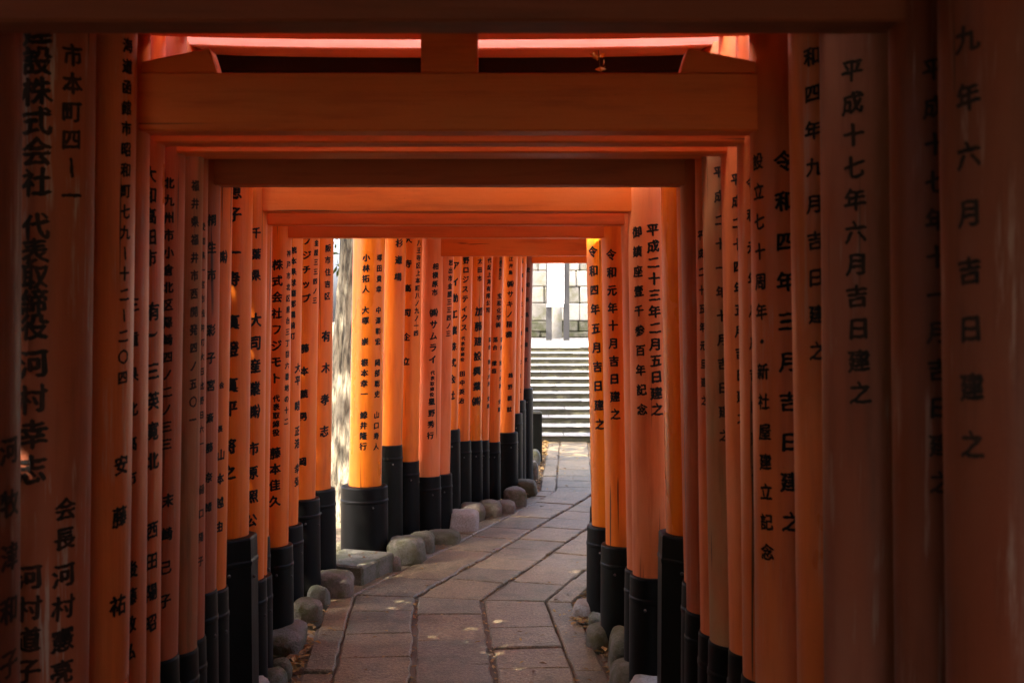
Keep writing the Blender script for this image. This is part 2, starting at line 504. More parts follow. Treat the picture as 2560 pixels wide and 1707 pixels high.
def heading(deg):
    t = math.radians(deg)
    return Vector((math.sin(t), math.cos(t), 0))
K1 = Vector((-0.335, 6.05, 0)); K2 = Vector((0.875, 9.56, 0)); P3 = Vector((1.075, 13.34, 0))
H1 = -4.1
P0 = K1 - heading(H1) * 10.0
SEG = [(P0, K1), (K1, K2), (K2, P3)]
def seg_frame(i):
    a, b = SEG[i]
    d = (b - a).normalized()
    r = Vector((d.y, -d.x, 0))
    return a, d, r, (b - a).length
def turn(i):
    d0 = seg_frame(i)[1]; d1 = seg_frame(i + 1)[1]
    return math.atan2(d0.y * d1.x - d0.x * d1.y, d0.dot(d1))      # + = right turn
def seg_limits(i, u):
    L = seg_frame(i)[3]
    t0 = 0.0 if i == 0 else u * math.tan(turn(i - 1) / 2)
    t1 = L if i == 2 else L - u * math.tan(turn(i) / 2)
    return t0, t1
def path_pt(i, u, t, z=0.0):
    a, d, r, L = seg_frame(i)
    p = a + d * t + r * u
    p.z = z
    return p

path_root = None
bv, bf = [], []
for i in range(3):
    k = len(bv)
    for u in (-0.655, 0.655):
        t0, t1 = seg_limits(i, u)
        bv += [path_pt(i, u, t0, -0.018), path_pt(i, u, t1, -0.018)]
    bf.append((k, k + 2, k + 3, k + 1))
path_root = kind(obj('path', mesh(bv, bf), M_MORTAR), 'structure')

COLS = [(-0.64, -0.515, 0.003, 0.006), (-0.505, -0.19, 0.006, 0.008), (-0.165, 0.160, 0.008, 0.008), (0.186, 0.50, 0.006, 0.003), (0.51, 0.64, 0.003, 0.003)]
rs = random.Random(11)
def jit(a): return rs.uniform(-a, a)
nslab = 0
for i in range(3):
    for ci, (u0, u1, e0, e1) in enumerate(COLS):
        um = (u0 + u1) / 2
        s0, s1 = seg_limits(i, um)
        if i == 0:
            s0 = 4.6 + rs.uniform(0, 0.2)
        cuts = [s0]
        while cuts[-1] < s1 - 0.62:
            cuts.append(cuts[-1] + (rs.uniform(0.27, 0.46) if 0 < ci < 4 else rs.uniform(0.4, 0.75)))
        cuts.append(s1)
        for j in range(len(cuts) - 1):
            ta, tb = cuts[j], cuts[j + 1]
            def edge_t(t, u, first):
                if j == 0 and first and i > 0:
                    return seg_limits(i, u)[0]
                if j == len(cuts) - 2 and not first and i < 2:
                    return seg_limits(i, u)[1]
                return t
            gp = rs.choice((0.0008, 0.001, 0.0015, 0.0035, 0.006))
            zt = jit(0.0055)
            skew = jit(0.012)
            n = 5
            ring = []
            for q in range(n):                                   # near edge, left to right
                u = u0 + (u1 - u0) * q / (n - 1)
                ring.append((u, edge_t(ta, u, True) + gp + jit(0.003) - skew * (q / (n - 1) - .5)))
            NS = 6
            for q in range(1, NS):
                ring.append((u1 + jit(e1), ring[n - 1][1] * (1 - q / NS) + (edge_t(tb, u1, False)) * q / NS))
            for q in range(n):
                u = u1 + (u0 - u1) * q / (n - 1)
                ring.append((u, edge_t(tb, u, False) - gp + jit(0.002)))
            for q in range(1, NS):
                ring.append((u0 + jit(e0), edge_t(tb, u0, False) * (1 - q / NS) + ring[0][1] * q / NS))
            cu = sum(p[0] for p in ring) / len(ring); ct = sum(p[1] for p in ring) / len(ring)
            tx, ty = jit(0.014), jit(0.012)
            def P3d(u, t, z): return path_pt(i, u, t, z + zt + (u - cu) * tx + (t - ct) * ty)
            def inset(p, a):
                du, dt = cu - p[0], ct - p[1]
                return (p[0] + math.copysign(min(a, abs(du)), du) if abs(du) > .02 else p[0], p[1] + math.copysign(min(a, abs(dt)), dt) if abs(dt) > .02 else p[1])
            R0 = [P3d(p[0], p[1], -0.05) for p in ring]
            R1 = [P3d(p[0], p[1], -0.007) for p in ring]
            R2 = [P3d(*inset(p, 0.007), 0.0) for p in ring]
            vs = R0 + R1 + R2
            m_ = len(ring); fs = []
            for lv in range(2):
                for q in range(m_):
                    q2 = (q + 1) % m_
                    fs.append((lv * m_ + q, lv * m_ + q2, (lv + 1) * m_ + q2, (lv + 1) * m_ + q))
            fs.append(tuple(2 * m_ + q for q in range(m_)))
            obj('paving_slab', mesh(vs, fs), rs.choice(M_SLAB), path_root)
            nslab += 1

# stairs: 13 low stone steps
D0, TREAD, RISE, NST = 13.38, 0.335, 0.0765, 13
SX0, SX1 = -0.7, 4.2
stairs = kind(obj('stone_stairs', box_mesh(SX0 + .02, SX1 - .02, D0 + 0.3, D0 + 0.34, -0.05, 0.02, 0), M_RISER), 'structure')
for k in range(NST):
    y0 = D0 + k * TREAD
    zt = RISE * (k + 1)
    x = SX0
    while x < SX1 - 0.05:
        w = min(rs.uniform(1.1, 1.9), SX1 - x)
        if SX1 - x - w < 0.5: w = SX1 - x
        b = prism_mesh([Vector((x + .004, y0 - .012 + jit(.006), zt - .010)), Vector((x + w - .004, y0 - .012 + jit(.006), zt - .010)),
                        Vector((x + w - .004, y0 + TREAD + .03, zt - .010)), Vector((x + .004, y0 + TREAD + .03, zt - .010))],
                       [Vector((x + .004, y0 - .012 + jit(.006), zt + jit(.007))), Vector((x + w - .004, y0 - .012 + jit(.006), zt + jit(.004))),
                        Vector((x + w - .004, y0 + TREAD + .03, zt)), Vector((x + .004, y0 + TREAD + .03, zt))], 0.003)
        obj('step_slab', b, M_STEP, stairs)
        x += w
    # rough mossy riser stone under the slab
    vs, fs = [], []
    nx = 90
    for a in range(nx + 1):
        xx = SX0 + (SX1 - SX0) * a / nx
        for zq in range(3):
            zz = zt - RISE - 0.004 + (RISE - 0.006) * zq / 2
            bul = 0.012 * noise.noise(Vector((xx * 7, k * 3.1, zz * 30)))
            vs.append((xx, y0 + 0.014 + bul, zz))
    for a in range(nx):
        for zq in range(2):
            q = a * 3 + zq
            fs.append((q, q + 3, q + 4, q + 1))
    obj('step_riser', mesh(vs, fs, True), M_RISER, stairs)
DT = D0 + NST * TREAD
ZT = RISE * NST
tv = [(-40, D0 + .2, -.04), (SX0, D0 + .2, -.04), (SX0, DT + .03, ZT - .006), (-40, DT + .03, ZT - .006),
      (SX1, D0 + .2, -.04), (40, D0 + .2, -.04), (40, DT + .03, ZT - .006), (SX1, DT + .03, ZT - .006),
      (-40, 60, ZT - .006), (40, 60, ZT - .006), (SX0, DT + .03, -.04), (SX1, DT + .03, -.04)]
kind(obj('terrace', mesh(tv, [(0, 1, 2, 3), (4, 5, 6, 7), (3, 2, 7, 6, 9, 8), (1, 10, 2), (4, 7, 11)]), M_SOIL), 'structure')
# landing paving
land = kind(obj('landing', mesh([(SX0 - .6, DT + .03, ZT + .004), (SX1 + 1, DT + .03, ZT + .004), (SX1 + 1, 23.6, ZT + .004), (SX0 - .6, 23.6, ZT + .004)], [(0, 1, 2, 3)]), M_STEP), 'structure')

# stone wall behind the landing
WY = 23.7
wall = empty('stone_wall', (1.5, WY, ZT), 'tall wall of pale sunlit stone blocks beyond the top of the stairs', 'wall')
obj('wall_core', box_mesh(-4.5, 4.5, 0.10, 0.6, -.05, 3.2, 0), M_BLOCK[2], wall)
z = 0.0
rw = random.Random(3)
row = 0
while z < 3.1:
    h = 0.13 if row == 0 else (0.22 if row == 1 else rw.uniform(0.32, 0.40))
    x = -4.5
    while x < 4.45:
        w = min(rw.uniform(0.22, 0.62), 4.5 - x)
        bot = [Vector((x + .006, -.0 + rw.uniform(-.05, .02), z + .004)), Vector((x + w - .006, rw.uniform(-.05, .02), z + .004)), Vector((x + w - .006, .2, z + .004)), Vector((x + .006, .2, z + .004))]
        top = [Vector((v.x + rw.uniform(-.012, .012) * (1 if .1 < (v.x - x) else 1), v.y + rw.uniform(-.02, .02), z + h - .006)) for v in bot]
        mi = 2 if row < 2 else rw.choice((0, 0, 0, 0, 1, 2 if rw.random() < .3 else 0))
        obj('stone_block', prism_mesh(bot, top, 0.022), M_BLOCK[mi], wall)
        x += w
    z += h
    row += 1

# notice board on the landing
nb = at(1394, 857, 21.3)
board = empty('notice_board', (nb.x, 21.3, ZT), 'white notice board on two dark grey posts at the top of the stairs', 'notice board')
for pxa, pxb in ((1365, 1379), (1409, 1423)):
    a = at(pxa, 800, 21.3).x - nb.x; b = at(pxb, 800, 21.3).x - nb.x
    obj('post', box_mesh(a, b, -.055, .055, 0.0, 2.3, 0.005), M_POST, board)
pa = at(1368, 760, 21.2); pb = at(1410, 762, 21.2)
obj('panel', box_mesh(pa.x - nb.x, pb.x - nb.x + .004, -.085, -.057, pa.z - ZT, 2.15, 0.004), M_PANEL, board)
obj('rail', box_mesh(pa.x - nb.x - .01, pb.x - nb.x - .006, -.10, -.0585, pa.z - ZT - .055, pa.z - ZT - .004, 0.004), M_PANEL, board)
# a pale stone post standing behind the board
pp = at(1390, 805, 22.9)
vs, fs = tube([Vector((pp.x, 22.9, ZT - .02)), Vector((pp.x + .01, 22.9, ZT + .8)), Vector((pp.x - .01, 22.9, ZT + 1.9))], [0.12, 0.11, 0.10], 14)
tag(obj('stone_post', mesh(vs, fs, True), M_BLOCK[0]), 'pale round stone post behind the notice board', 'post')

# ------------------------------------------------------------------ torii gates
class Pillar:
    def __init__(s, ax, d, r, side, zref, lean, z0, z1):
        s.ax, s.d, s.r, s.side, s.zref, s.lean, s.z0, s.z1 = ax, d, r, side, zref, lean, z0, z1
    def axis(s, z):
        return s.ax + (s.lean if s.side == 'L' else -s.lean) * (z - s.zref)
    def rad(s, z):
        return s.r * (1.035 - 0.022 * z)

def pillar_mesh(p, origin, sides=40):
    vs, fs = [], []
    nz = 9
    sd = p.d * 3.3 + (0 if p.side == 'L' else 50)
    for a in range(nz + 1):
        z = p.z0 + (p.z1 - p.z0) * a / nz
        r = p.rad(z)
        cx = p.axis(z) + 0.0015 * noise.noise(Vector((sd, z * 1.1, 0)))
        for k in range(sides):
            t = 2 * math.pi * k / sides
            vs.append((cx + r * math.sin(t) - origin.x, p.d - r * math.cos(t) - origin.y, z))
    for a in range(nz):
        for k in range(sides):
            k2 = (k + 1) % sides
            fs.append((a * sides + k, a * sides + k2, (a + 1) * sides + k2, (a + 1) * sides + k))
    fs.append(tuple(nz * sides + k for k in range(sides)))
    return mesh(vs, fs, True)

def inscription(p, origin, parent, text, x0, y0, x1, y1, size, disp=True):
    """column of brush characters wrapped on the pillar; pixel coordinates of the photograph"""
    k = 2560 / 2352.0 if disp else 1.0
    x0, y0, x1, y1, size = x0 * k, y0 * k, x1 * k, y1 * k, size * k
    n = len(text)
    vs, fs = [], []
    for i, ch in enumerate(text):
        if ch in ' \u3000':
            continue
        f = i / (n - 1) if n > 1 else 0
        px, py = x0 + (x1 - x0) * f, y0 + (y1 - y0) * f
        Y = p.d - p.r
        for _ in range(3):
            w = at(px, py, Y)
            r = p.rad(w.z) + 0.0012
            sn = max(-0.98, min(0.98, (w.x - p.axis(w.z)) / r))
            Y = p.d - r * math.sqrt(1 - sn * sn)
        phi = math.asin(sn)
        sc = size * Y / F * 1.04
        rot = -1 if ch in '\u30fc()\uff08\uff09' else 0
        gv, gf = glyph(ch)
        b = len(vs)
        jx, jr = random.uniform(-.02, .02), random.uniform(-.03, .03)
        bw = 1.25 if size > 40 else (1.45 if size > 24 else 1.7)     # small writing is brushed relatively heavier
        for cp, (ox, oy) in enumerate(((-.034 * bw, .006 * bw), (.034 * bw, -.004 * bw), (0.010, -.027 * bw), (-.010, .027 * bw))):
            b = len(vs)
            for (gx, gy) in gv:
                gx, gy = gx + ox, gy + oy
                if rot:
                    gx, gy = gy, -gx
                gx, gy = gx + jr * gy + jx, gy - jr * gx
                zz = w.z + gy * sc
                rr = p.rad(zz) + 0.0010 + 0.0002 * cp
                a = phi + gx * sc / rr
                vs.append((p.axis(zz) + rr * math.sin(a) - origin.x, p.d - rr * math.cos(a) - origin.y, zz))
            fs += [tuple(q + b for q in f_) for f_ in gf]
    obj('inscription', mesh(vs, fs), M_INK_OLD if p.d < 2.3 or p.d in (3.18, 3.36) else M_INK, parent)

def sleeve_mesh(cx, cy, r, ztop, sides, rp, oct_=False):
    prof = [(r * 1.03, -0.06), (r * 1.015, ztop - 0.10), (r * 1.035, ztop - 0.094), (r * 1.035, ztop - 0.084), (r * 1.01, ztop - 0.078), (r * 1.0, ztop - 0.007), (r * 0.975, ztop), (rp * 0.9, ztop + 0.004)]
    vs, fs = [], []
    off = math.pi / sides if oct_ else 0
    for (rr, z) in prof:
        for k in range(sides):
            t = 2 * math.pi * k / sides + off
            vs.append((cx + rr * math.sin(t), cy - rr * math.cos(t), z))
    for a in range(len(prof) - 1):
        for k in range(sides):
            k2 = (k + 1) % sides
            fs.append((a * sides + k, a * sides + k2, (a + 1) * sides + k2, (a + 1) * sides + k))
    me = mesh(vs, fs, True)
    me.set_sharp_from_angle(angle=0.18)
    return me

bolt_bm = bmesh.new()
bmesh.ops.create_uvsphere(bolt_bm, u_segments=8, v_segments=5, radius=0.0065)
BOLT = bm_mesh(bolt_bm, True)
BOLT.materials.append(M_BOLT)

def beam_mesh(A, B, ext, t0, t1, z0, z1, lift=0.0, bevel=0.004, seg=1):
    """bar along A->B (xy), extended, depth from -t0 (front) to +t1 (back), optional upturned ends"""
    d = (B - A); L = d.length; d.normalize()
    nrm = Vector((-d.y, d.x, 0))                       # +y-ish
    bm = bmesh.new()
    rings = []
    for i in range(seg + 1):
        s = -ext + (L + 2 * ext) * i / seg
        q = abs(2 * i / seg - 1) if seg > 1 else 0
        up = lift * q ** 3
        c = A + d * s
        rings.append([bm.verts.new((c.x + nrm.x * o, c.y + nrm.y * o, zz + up)) for o, zz in ((-t0, z0), (t1, z0), (t1, z1), (-t0, z1))])
    for i in range(seg):
        a, b = rings[i], rings[i + 1]
        for k in range(4):
            k2 = (k + 1) % 4
            bm.faces.new((a[k], b[k], b[k2], a[k2]))
    bm.faces.new(list(reversed(rings[0]))); bm.faces.new(rings[-1])
    bmesh.ops.recalc_face_normals(bm, faces=bm.faces)
    if bevel:
        es = [e for e in bm.edges if e.calc_face_angle(0) > 0.6]
        bmesh.ops.bevel(bm, geom=es, offset=bevel, segments=1, affect='EDGES', clamp_overlap=True)
    return bm_mesh(bm)

def wedge_mesh(A, d, s0, s1, zb, h0, h1, t):
    """wedge on top of the tie beam beside a pillar (rises away from it)"""
    nrm = Vector((-d.y, d.x, 0))
    a, b, c = A + d * s0, A + d * s1, A + d * (s1 + (0.018 if s1 > s0 else -0.018))
    pr = [(a, zb), (c, zb), (b, zb + h1), (a, zb + h0)]
    bot = [Vector((p.x - nrm.x * t, p.y - nrm.y * t, z)) for p, z in pr]
    top = [Vector((p.x + nrm.x * t, p.y + nrm.y * t, z)) for p, z in pr]
    return prism_mesh(bot, top, 0.003)

# d, inner edge of left pillar (px), inner edge of right pillar (px or None), tie-beam underside (m), beam height, gap to lintel,
# radius L, radius R, sleeve top L, sleeve top R, colour L, colour R, colour beam
def HY(y, d): return at(1280, y, d + 0.036).z
W = 1.40
G = {}
def gate(i, d, L, R, H, hn=0.125, gap=0.10, rL=0.08, rR=0.08, tL=0.6, tR=0.6, cL='orange', cR='orange', cB='beam', dR=None, **kw):
    G[i] = dict(d=d, L=L, R=R, H=H, hn=hn, gap=gap, rL=rL, rR=rR, tL=tL, tR=tR, cL=cL, cR=cR, cB=cB, dR=dR if dR else d, **kw)

gate(1, 1.46, None, 2362, 2.08, rR=.09, cL='brown', cR='brown', cB='beam_brown_shaded')
gate(2, 1.67, None, 2232, HY(85, 1.67), hn=.15, rR=.085, cL='brown', cR='brown', cB='beam_brown_shaded')
gate(3, 1.97, 43, 2056, 2.06, rL=.09, rR=.09, cL='brown', cR='old_pink_shaded', cB='beam_brown_shaded')
gate(4, 2.22, 228, 1980, 2.11, rL=.088, rR=.085, cL='peel', cR='old_dim', cB='beam_brown_shaded')
gate(5, 2.42, 332, 1986, 2.14, rL=.085, rR=.08, cL='old_dim', cR='old_dim', cB='beam_old')
gate(6, 2.62, 369, 1879, HY(340, 2.62), hn=.131, gap=.099, rL=.085, rR=.088, cL='old_dim', cR='old_dim', cB='beam_old')
gate(7, 2.80, 407, 1846, HY(368, 2.80), gap=.20, rL=.08, rR=.08, tL=.6, tR=.63, cL='old_dim', cR='old_dim', cB='beam_old')
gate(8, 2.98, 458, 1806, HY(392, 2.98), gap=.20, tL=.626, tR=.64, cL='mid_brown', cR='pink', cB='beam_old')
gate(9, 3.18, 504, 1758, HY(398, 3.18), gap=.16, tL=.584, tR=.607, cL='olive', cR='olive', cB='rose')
gate(10, 3.36, 517, 1740, 1.99, gap=.10, rL=.075, rR=.075, tL=.565, tR=.581, cL='mid_brown', cR='pink', cB='beam_shadow')
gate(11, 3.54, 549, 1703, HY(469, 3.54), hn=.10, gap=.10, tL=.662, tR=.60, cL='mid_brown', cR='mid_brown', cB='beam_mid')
gate(12, 3.74, 578, 1694, 2.0, tL=.62, tR=.639, cL='orange', cR='pink')
gate(13, 4.04, 630, 1654, 2.02, rL=.095, rR=.095, tL=.735, tR=.745, cL='orange', cR='gloss', oct=True)
gate(14, 4.40, 667, 1571, HY(534, 4.40), hn=.12, tL=.497, tR=.512, cL='orange', cR='pink')
gate(15, 4.60, 680, 1553, HY(566, 4.60), tL=.462, tR=.49, rL=.07, rR=.08, cL='orange', cR='pink')
gate(16, 4.80, 672, 1566, 1.99, tL=.618, tR=.618, rL=.075, rR=.075, green=True)
gate(17, 4.98, 680, 1562, 1.99, tL=.544, tR=.544, rL=.075, rR=.075, green=True)
gate(18, 5.20, 729, 1503, HY(597, 5.20), tL=.463, tR=.466, cL='orange', cR='orange')
gate(19, 5.66, 757, 1465, 1.965, tL=.471, tR=.467, cL='orange', cR='gloss')
gate(20, 6.02, 799, 1473, 1.99, tL=.544, tR=.5, cL='orange')
gate(21, 6.35, 834, 1480, 2.0, tL=.543, tR=.5, rL=.09, cL='orange')
gate(22, 6.98, 963, None, 2.02, tL=.465, rL=.098, rR=.10, cL='gloss', cR='gloss', brL=.142, brR=.142)
gate(23, 7.38, 1016, None, 2.03, tL=.671, rL=.09, cL='orange')
gate(24, 7.58, 1056, None, 2.03, tL=.539, rL=.08, cL='orange')
gate(25, 7.77, 1108, None, HY(642, 7.77), hn=.13, tL=.411, rL=.085, cL='pink')
gate(26, 7.97, 1136, None, 2.0, tL=.398, rL=.075, cL='pink')
gate(27, 8.40, 1155, None, 2.0, tL=.665, rL=.08)
gate(28, 8.62, 1183, None, 2.02, tL=.557, rL=.08)
gate(29, 8.82, 1212, None, 2.02, tL=.538, rL=.08, cL='gloss')
gate(30, 9.00, 1233, None, 2.03, tL=.52, rL=.075)
gate(31, 9.18, 1261, None, 2.03, tL=.486, rL=.08, cL='orange')
gate(32, 9.5, 1295, None, 2.05, tL=.528, rL=.08)
gate(33, 9.78, 1307, None, 2.05, tL=.661, rL=.075)
gate(34, 10.0, 1318, None, 2.06, tL=.756, rL=.07)
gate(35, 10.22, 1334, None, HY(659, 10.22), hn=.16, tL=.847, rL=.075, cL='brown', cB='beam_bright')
# gates behind the viewer: the tunnel goes on
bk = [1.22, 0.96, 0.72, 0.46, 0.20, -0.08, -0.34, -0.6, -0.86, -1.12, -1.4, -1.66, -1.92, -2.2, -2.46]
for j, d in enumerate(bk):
    gate(100 + j, d, None, None, 2.06 + 0.05 * math.sin(j * 2.1), cL='brown', cR='orange', cB='beam_brown_shaded', back=True)

order = sorted(G, key=lambda i: G[i]['d'])
ORD = ['', 'first', 'second', 'third', 'fourth', 'fifth', 'sixth', 'seventh', 'eighth', 'ninth', 'tenth', 'eleventh', 'twelfth', 'thirteenth', 'fourteenth', 'fifteenth', 'sixteenth', 'seventeenth', 'eighteenth', 'nineteenth', 'twentieth', 'twenty-first', 'twenty-second', 'twenty-third', 'twenty-fourth', 'twenty-fifth', 'twenty-sixth', 'twenty-seventh', 'twenty-eighth', 'twenty-ninth', 'thirtieth', 'thirty-first', 'thirty-second', 'thirty-third', 'thirty-fourth', 'thirty-fifth']
LOOK = {1: 'dark pillar at the right edge of the picture', 2: 'dark beam across the top of the picture', 3: 'date 平成十七年六月 on its right pillar',
        4: 'white peeling paint down its left pillar', 5: 'small address column above large name on its left pillar', 6: 'wide beam with gap and short middle post above it',
        7: 'glossy right pillar', 8: 'faded pinkish right pillar', 9: 'olive pillars and rose lintel with sunlight in its colour', 10: 'narrow, mostly hidden',
        11: 'dark brown beam', 12: 'mostly hidden behind the dark beam', 13: 'tall eight-sided black bases', 14: 'two columns of writing on its right pillar',
        15: 'thin beam, pillars mostly hidden', 16: 'only green-black bases showing', 17: 'green-black bases, pillars hidden', 18: 'date 令和元年十月 on its right pillar',
        19: 'date 令和四年五月 on its right pillar', 20: 'two columns on its half hidden left pillar', 21: 'left pillar beside the tree gap', 22: 'thick bright left pillar',
        23: 'tall base and three large characters at the top', 24: 'thin address column, behind the tall black base', 25: 'pale left pillar with a beam across the gap', 26: 'short base and faded address column',
        27: 'tall narrow black base and big letters', 28: 'katakana column on its left pillar', 29: 'large bold writing on its left pillar', 30: 'two thin columns on its left pillar',
        31: 'low base and three small columns', 32: 'katakana and name on its left pillar', 33: 'plain sliver of pillar', 34: 'thin sliver with tiny writing', 35: 'last before the stairs, bright beam'}
PIL = {}
ROOT = {}
for n_, i in enumerate(order):
    q = G[i]
    d = q['d']
    prev = G[order[n_ - 1]]['d'] if n_ else d - .26
    nxt = G[order[n_ + 1]]['d'] if n_ + 1 < len(order) else d + .26
    zref = EYE + (780 - 600) / F * d
    lean = 0.021 + 0.004 * math.sin(i * 1.7)
    cx0 = -0.10 - 0.03 * (d - 1.5) if d < 3 else 0
    rL, rR = q['rL'], q['rR']
    mg = min(d - prev, nxt - d)
    rL = min(rL, mg * .5 - .002) if mg < .17 else rL; rR = min(rR, mg * .5 - .002) if mg < .17 else rR
    if q['R'] is not None:
        xr = at(q['R'], 600, d).x
    if q['L'] is not None:
        xl = at(q['L'], 600, d).x
    else:
        xl = (xr - W) if q['R'] is not None else cx0 - W / 2
    if q['R'] is None:
        xr = xl + W
    dR = d - 0.10 if i in range(22, 36) else d
    zs = q['H'] + q['hn'] + q['gap']                       # underside of the lintel
    pl = Pillar(xl - rL, d, rL, 'L', zref, lean, q['tL'] - 0.08, zs + 0.02)
    pr = Pillar(xr + rR, dR, rR, 'R', zref, lean, q['tR'] - 0.08, zs + 0.02)
    org = Vector(((xl + xr) / 2, (d + dR) / 2, 0))
    if q.get('back'):
        root = empty('torii_gate', org, 'shaded vermilion torii gate standing behind the viewer', 'torii gate', 'torii gates behind the viewer')
    else:
        root = empty('torii_gate', org, f"vermilion torii gate, {ORD[i]} from camera: {LOOK[i]}", 'torii gate', 'vermilion torii gates lining the path')
    ROOT[i] = root
    PIL[i] = {}
    for p, col, tp, rr, key in ((pl, q['cL'], q['tL'], rL, 'brL'), (pr, q['cR'], q['tR'], rR, 'brR')):
        po = obj('pillar', pillar_mesh(p, org, 28 if q.get('back') else 44), P[col], root)
        br = q.get(key) or min(rr + 0.032, mg * 0.5 - 0.003) if not q.get('oct') else 0.135
        br = max(br, rr + 0.012)
        bx = p.axis(tp * .5) - org.x; by = p.d - org.y
        so = obj('base_sleeve', sleeve_mesh(bx, by, br, tp, 8 if q.get('oct') else 48, rr, q.get('oct', False)), SLEEVE[1] if q.get('green') or i % 5 == 3 else SLEEVE[0], root)
        if not q.get('back'):
            for ang in ((-0.5, 0.55) if p.side == 'R' else (0.5, 1.35)):
                obj('bolt', BOLT, None, so, (bx + br * 1.01 * math.sin(ang), by - br * 1.01 * math.cos(ang), tp - 0.12 - 0.02 * (ang > 0.6)))
        PIL[i][p.side] = (p, po, org)
    # beams
    zt_ = q['H']
    A = Vector((pl.axis(zt_) - org.x, pl.d - org.y, 0)); B = Vector((pr.axis(zt_) - org.x, pr.d - org.y, 0))
    dv = (B - A).normalized()
    th = min(0.038, mg * .28)
    obj('tie_beam', beam_mesh(A, B, 0.20, th, th, zt_, zt_ + q['hn']), P[q['cB'] if i != 9 else 'beam'], root)
    zb = zt_ + q['hn']
    if i == 6:
        h0, h1, ln = .024, .057, .148
    else:
        h0, h1, ln = .012, .03, .11
    obj('wedge', wedge_mesh(A, dv, pl.r * .8, pl.r + ln, zb, h0, h1, th * .8), P['beam'], root)
    obj('wedge', wedge_mesh(B, -dv, pr.r * .8, pr.r + ln, zb, h0, h1, th * .8), P['beam'], root)
    mid = (A + B) / 2
    obj('centre_strut', box_mesh(mid.x - .064, mid.x + .064, mid.y - th * .9, mid.y + th * .9, zb + .0005, zs - .0005, .003), P['beam'], root)
    fr, bkh = (d - prev) / 2, (nxt - d) / 2
    g0 = .06 if i in (7, 8, 9) else (.006 if d < 3.9 else .075)
    t0 = max(.03, min(.075, fr - .012 - g0 * .5)); t1 = max(.03, min(.075, bkh - .012 - g0 * .5))
    obj('lintel', beam_mesh(A, B, 0.27, t0, t1, zs, zs + .11, .03, .004, 9), P[q['cB']], root)
    gb = .006 if i == 9 else g0
    k0 = max(.03, min(.17, fr - g0)); k1 = max(.03, min(.17, bkh - gb))
    obj('top_beam', beam_mesh(A, B, 0.36, k0, k1, zs + .11, zs + .20, .05, .006, 9), M_KASAGI if i % 3 else P[q['cB']], root)

# writing on the pillars (pixel columns in the 2352-wide view of the photograph)
def T(i, side, text, x0, y0, x1, y1, size, disp=True):
    p, po, org = PIL[i][side]
    inscription(p, org, po, text, x0, y0, x1, y1, size, disp)
for a in TEXTS:
    T(*a)

# ------------------------------------------------------------------ stones at the feet of the pillars
def boulder(x0, y0, x1, y1, mat, label, depth=None, flat=0.0, push=0.0, name='boulder'):
    """rounded stone filling the pixel box, standing on the ground"""
    c = ground_at((x0 + x1) / 2, y1, 0.0)
    w = (x1 - x0) / 2 * c.y / F * 1.10
    dep = (depth or w)
    c.y += dep * .75 + push
    top = at((x0 + x1) / 2, y0, c.y).z
    h = top * .96 + 0.05
    bm = bmesh.new()
    bmesh.ops.create_icosphere(bm, subdivisions=4, radius=1.0)
    e = 0.62 - 0.16 * flat
    s = c.x * 13.1 + c.y * 7.7
    for v in bm.verts:
        p = v.co.copy()
        p = Vector([math.copysign(abs(t) ** e, t) for t in p])
        n1 = noise.noise(p * 0.9 + Vector((s, 0, 0))) * .12 + noise.noise(p * 2.6 + Vector((0, s, 0))) * .06 + noise.noise(p * 7 + Vector((s, s, 0))) * .025
        p *= 1 + n1
        v.co = Vector((p.x * w, p.y * dep, (p.z * .5 + .5) * h - .05))
    o = obj(name, bm_mesh(bm, True), M_ROCK[mat], None, (c.x * 1.0 + 0, c.y, 0))
    tag(o, label, 'stone', 'stones along the foot of the gates')
    return o

boulder(560, 1688, 662, 1790, 'white', 'pale stone under the left eight-sided base at the bottom edge')
boulder(636, 1668, 708, 1752, 'grey', 'grey stone at the bottom left, under a round black base')
boulder(660, 1558, 748, 1636, 'grey', 'long dark grey stone left of the path, third from the bottom', .16)
boulder(672, 1645, 722, 1712, 'olive', 'dark mossy stone half hidden left of the leaf litter')
boulder(733, 1492, 800, 1562, 'pink', 'smooth pinkish stone below the left base, next to a yellow leaf')
boulder(770, 1462, 818, 1518, 'moss', 'small green stone between two pinkish ones on the left')
boulder(786, 1424, 874, 1492, 'pink', 'squarish pinkish stone touching the flat stone block', .10, .5)
boulder(828, 1346, 892, 1400, 'olive', 'domed mossy stone behind the flat stone block', .10, 0, .12)
boulder(970, 1338, 1056, 1410, 'moss', 'large mossy stone to the right of the flat stone block', .13, .3)
boulder(975, 1390, 1000, 1425, 'pink', 'small pinkish stone wedged beside the flat stone block')
boulder(1020, 1326, 1082, 1380, 'olive', 'brown-green stone right of the large mossy one', .12)
boulder(1062, 1324, 1146, 1358, 'olive', 'low dark stone at the foot of the short greenish base', .14)
boulder(1118, 1272, 1192, 1326, 'white', 'bright squarish stone under the tall narrow black base', .11, .5)
boulder(1148, 1256, 1210, 1300, 'pink', 'warm brown stone, left one of the low row under three bases', .12)
boulder(1196, 1250, 1252, 1290, 'pink', 'warm brown stone in the middle of the low row under three bases', .12)
boulder(1238, 1249, 1286, 1282, 'pink', 'warm brown stone, right one of the low row under three bases', .12)
boulder(1262, 1216, 1314, 1264, 'grey', 'grey squarish stone before the distant bend of the path', .10, .4)
boulder(1290, 1196, 1342, 1238, 'olive', 'olive rounded stone behind the grey one at the bend', .13)
boulder(1300, 1178, 1332, 1204, 'moss', 'small mossy stone behind the olive one', .09)
boulder(1314, 1150, 1346, 1200, 'pink', 'upright pinkish stone far along the left side', .09)
boulder(1318, 1122, 1350, 1168, 'moss', 'upright green stone behind the pinkish one', .10)
boulder(1326, 1106, 1350, 1146, 'moss', 'farthest mossy stone before the dark post', .10)
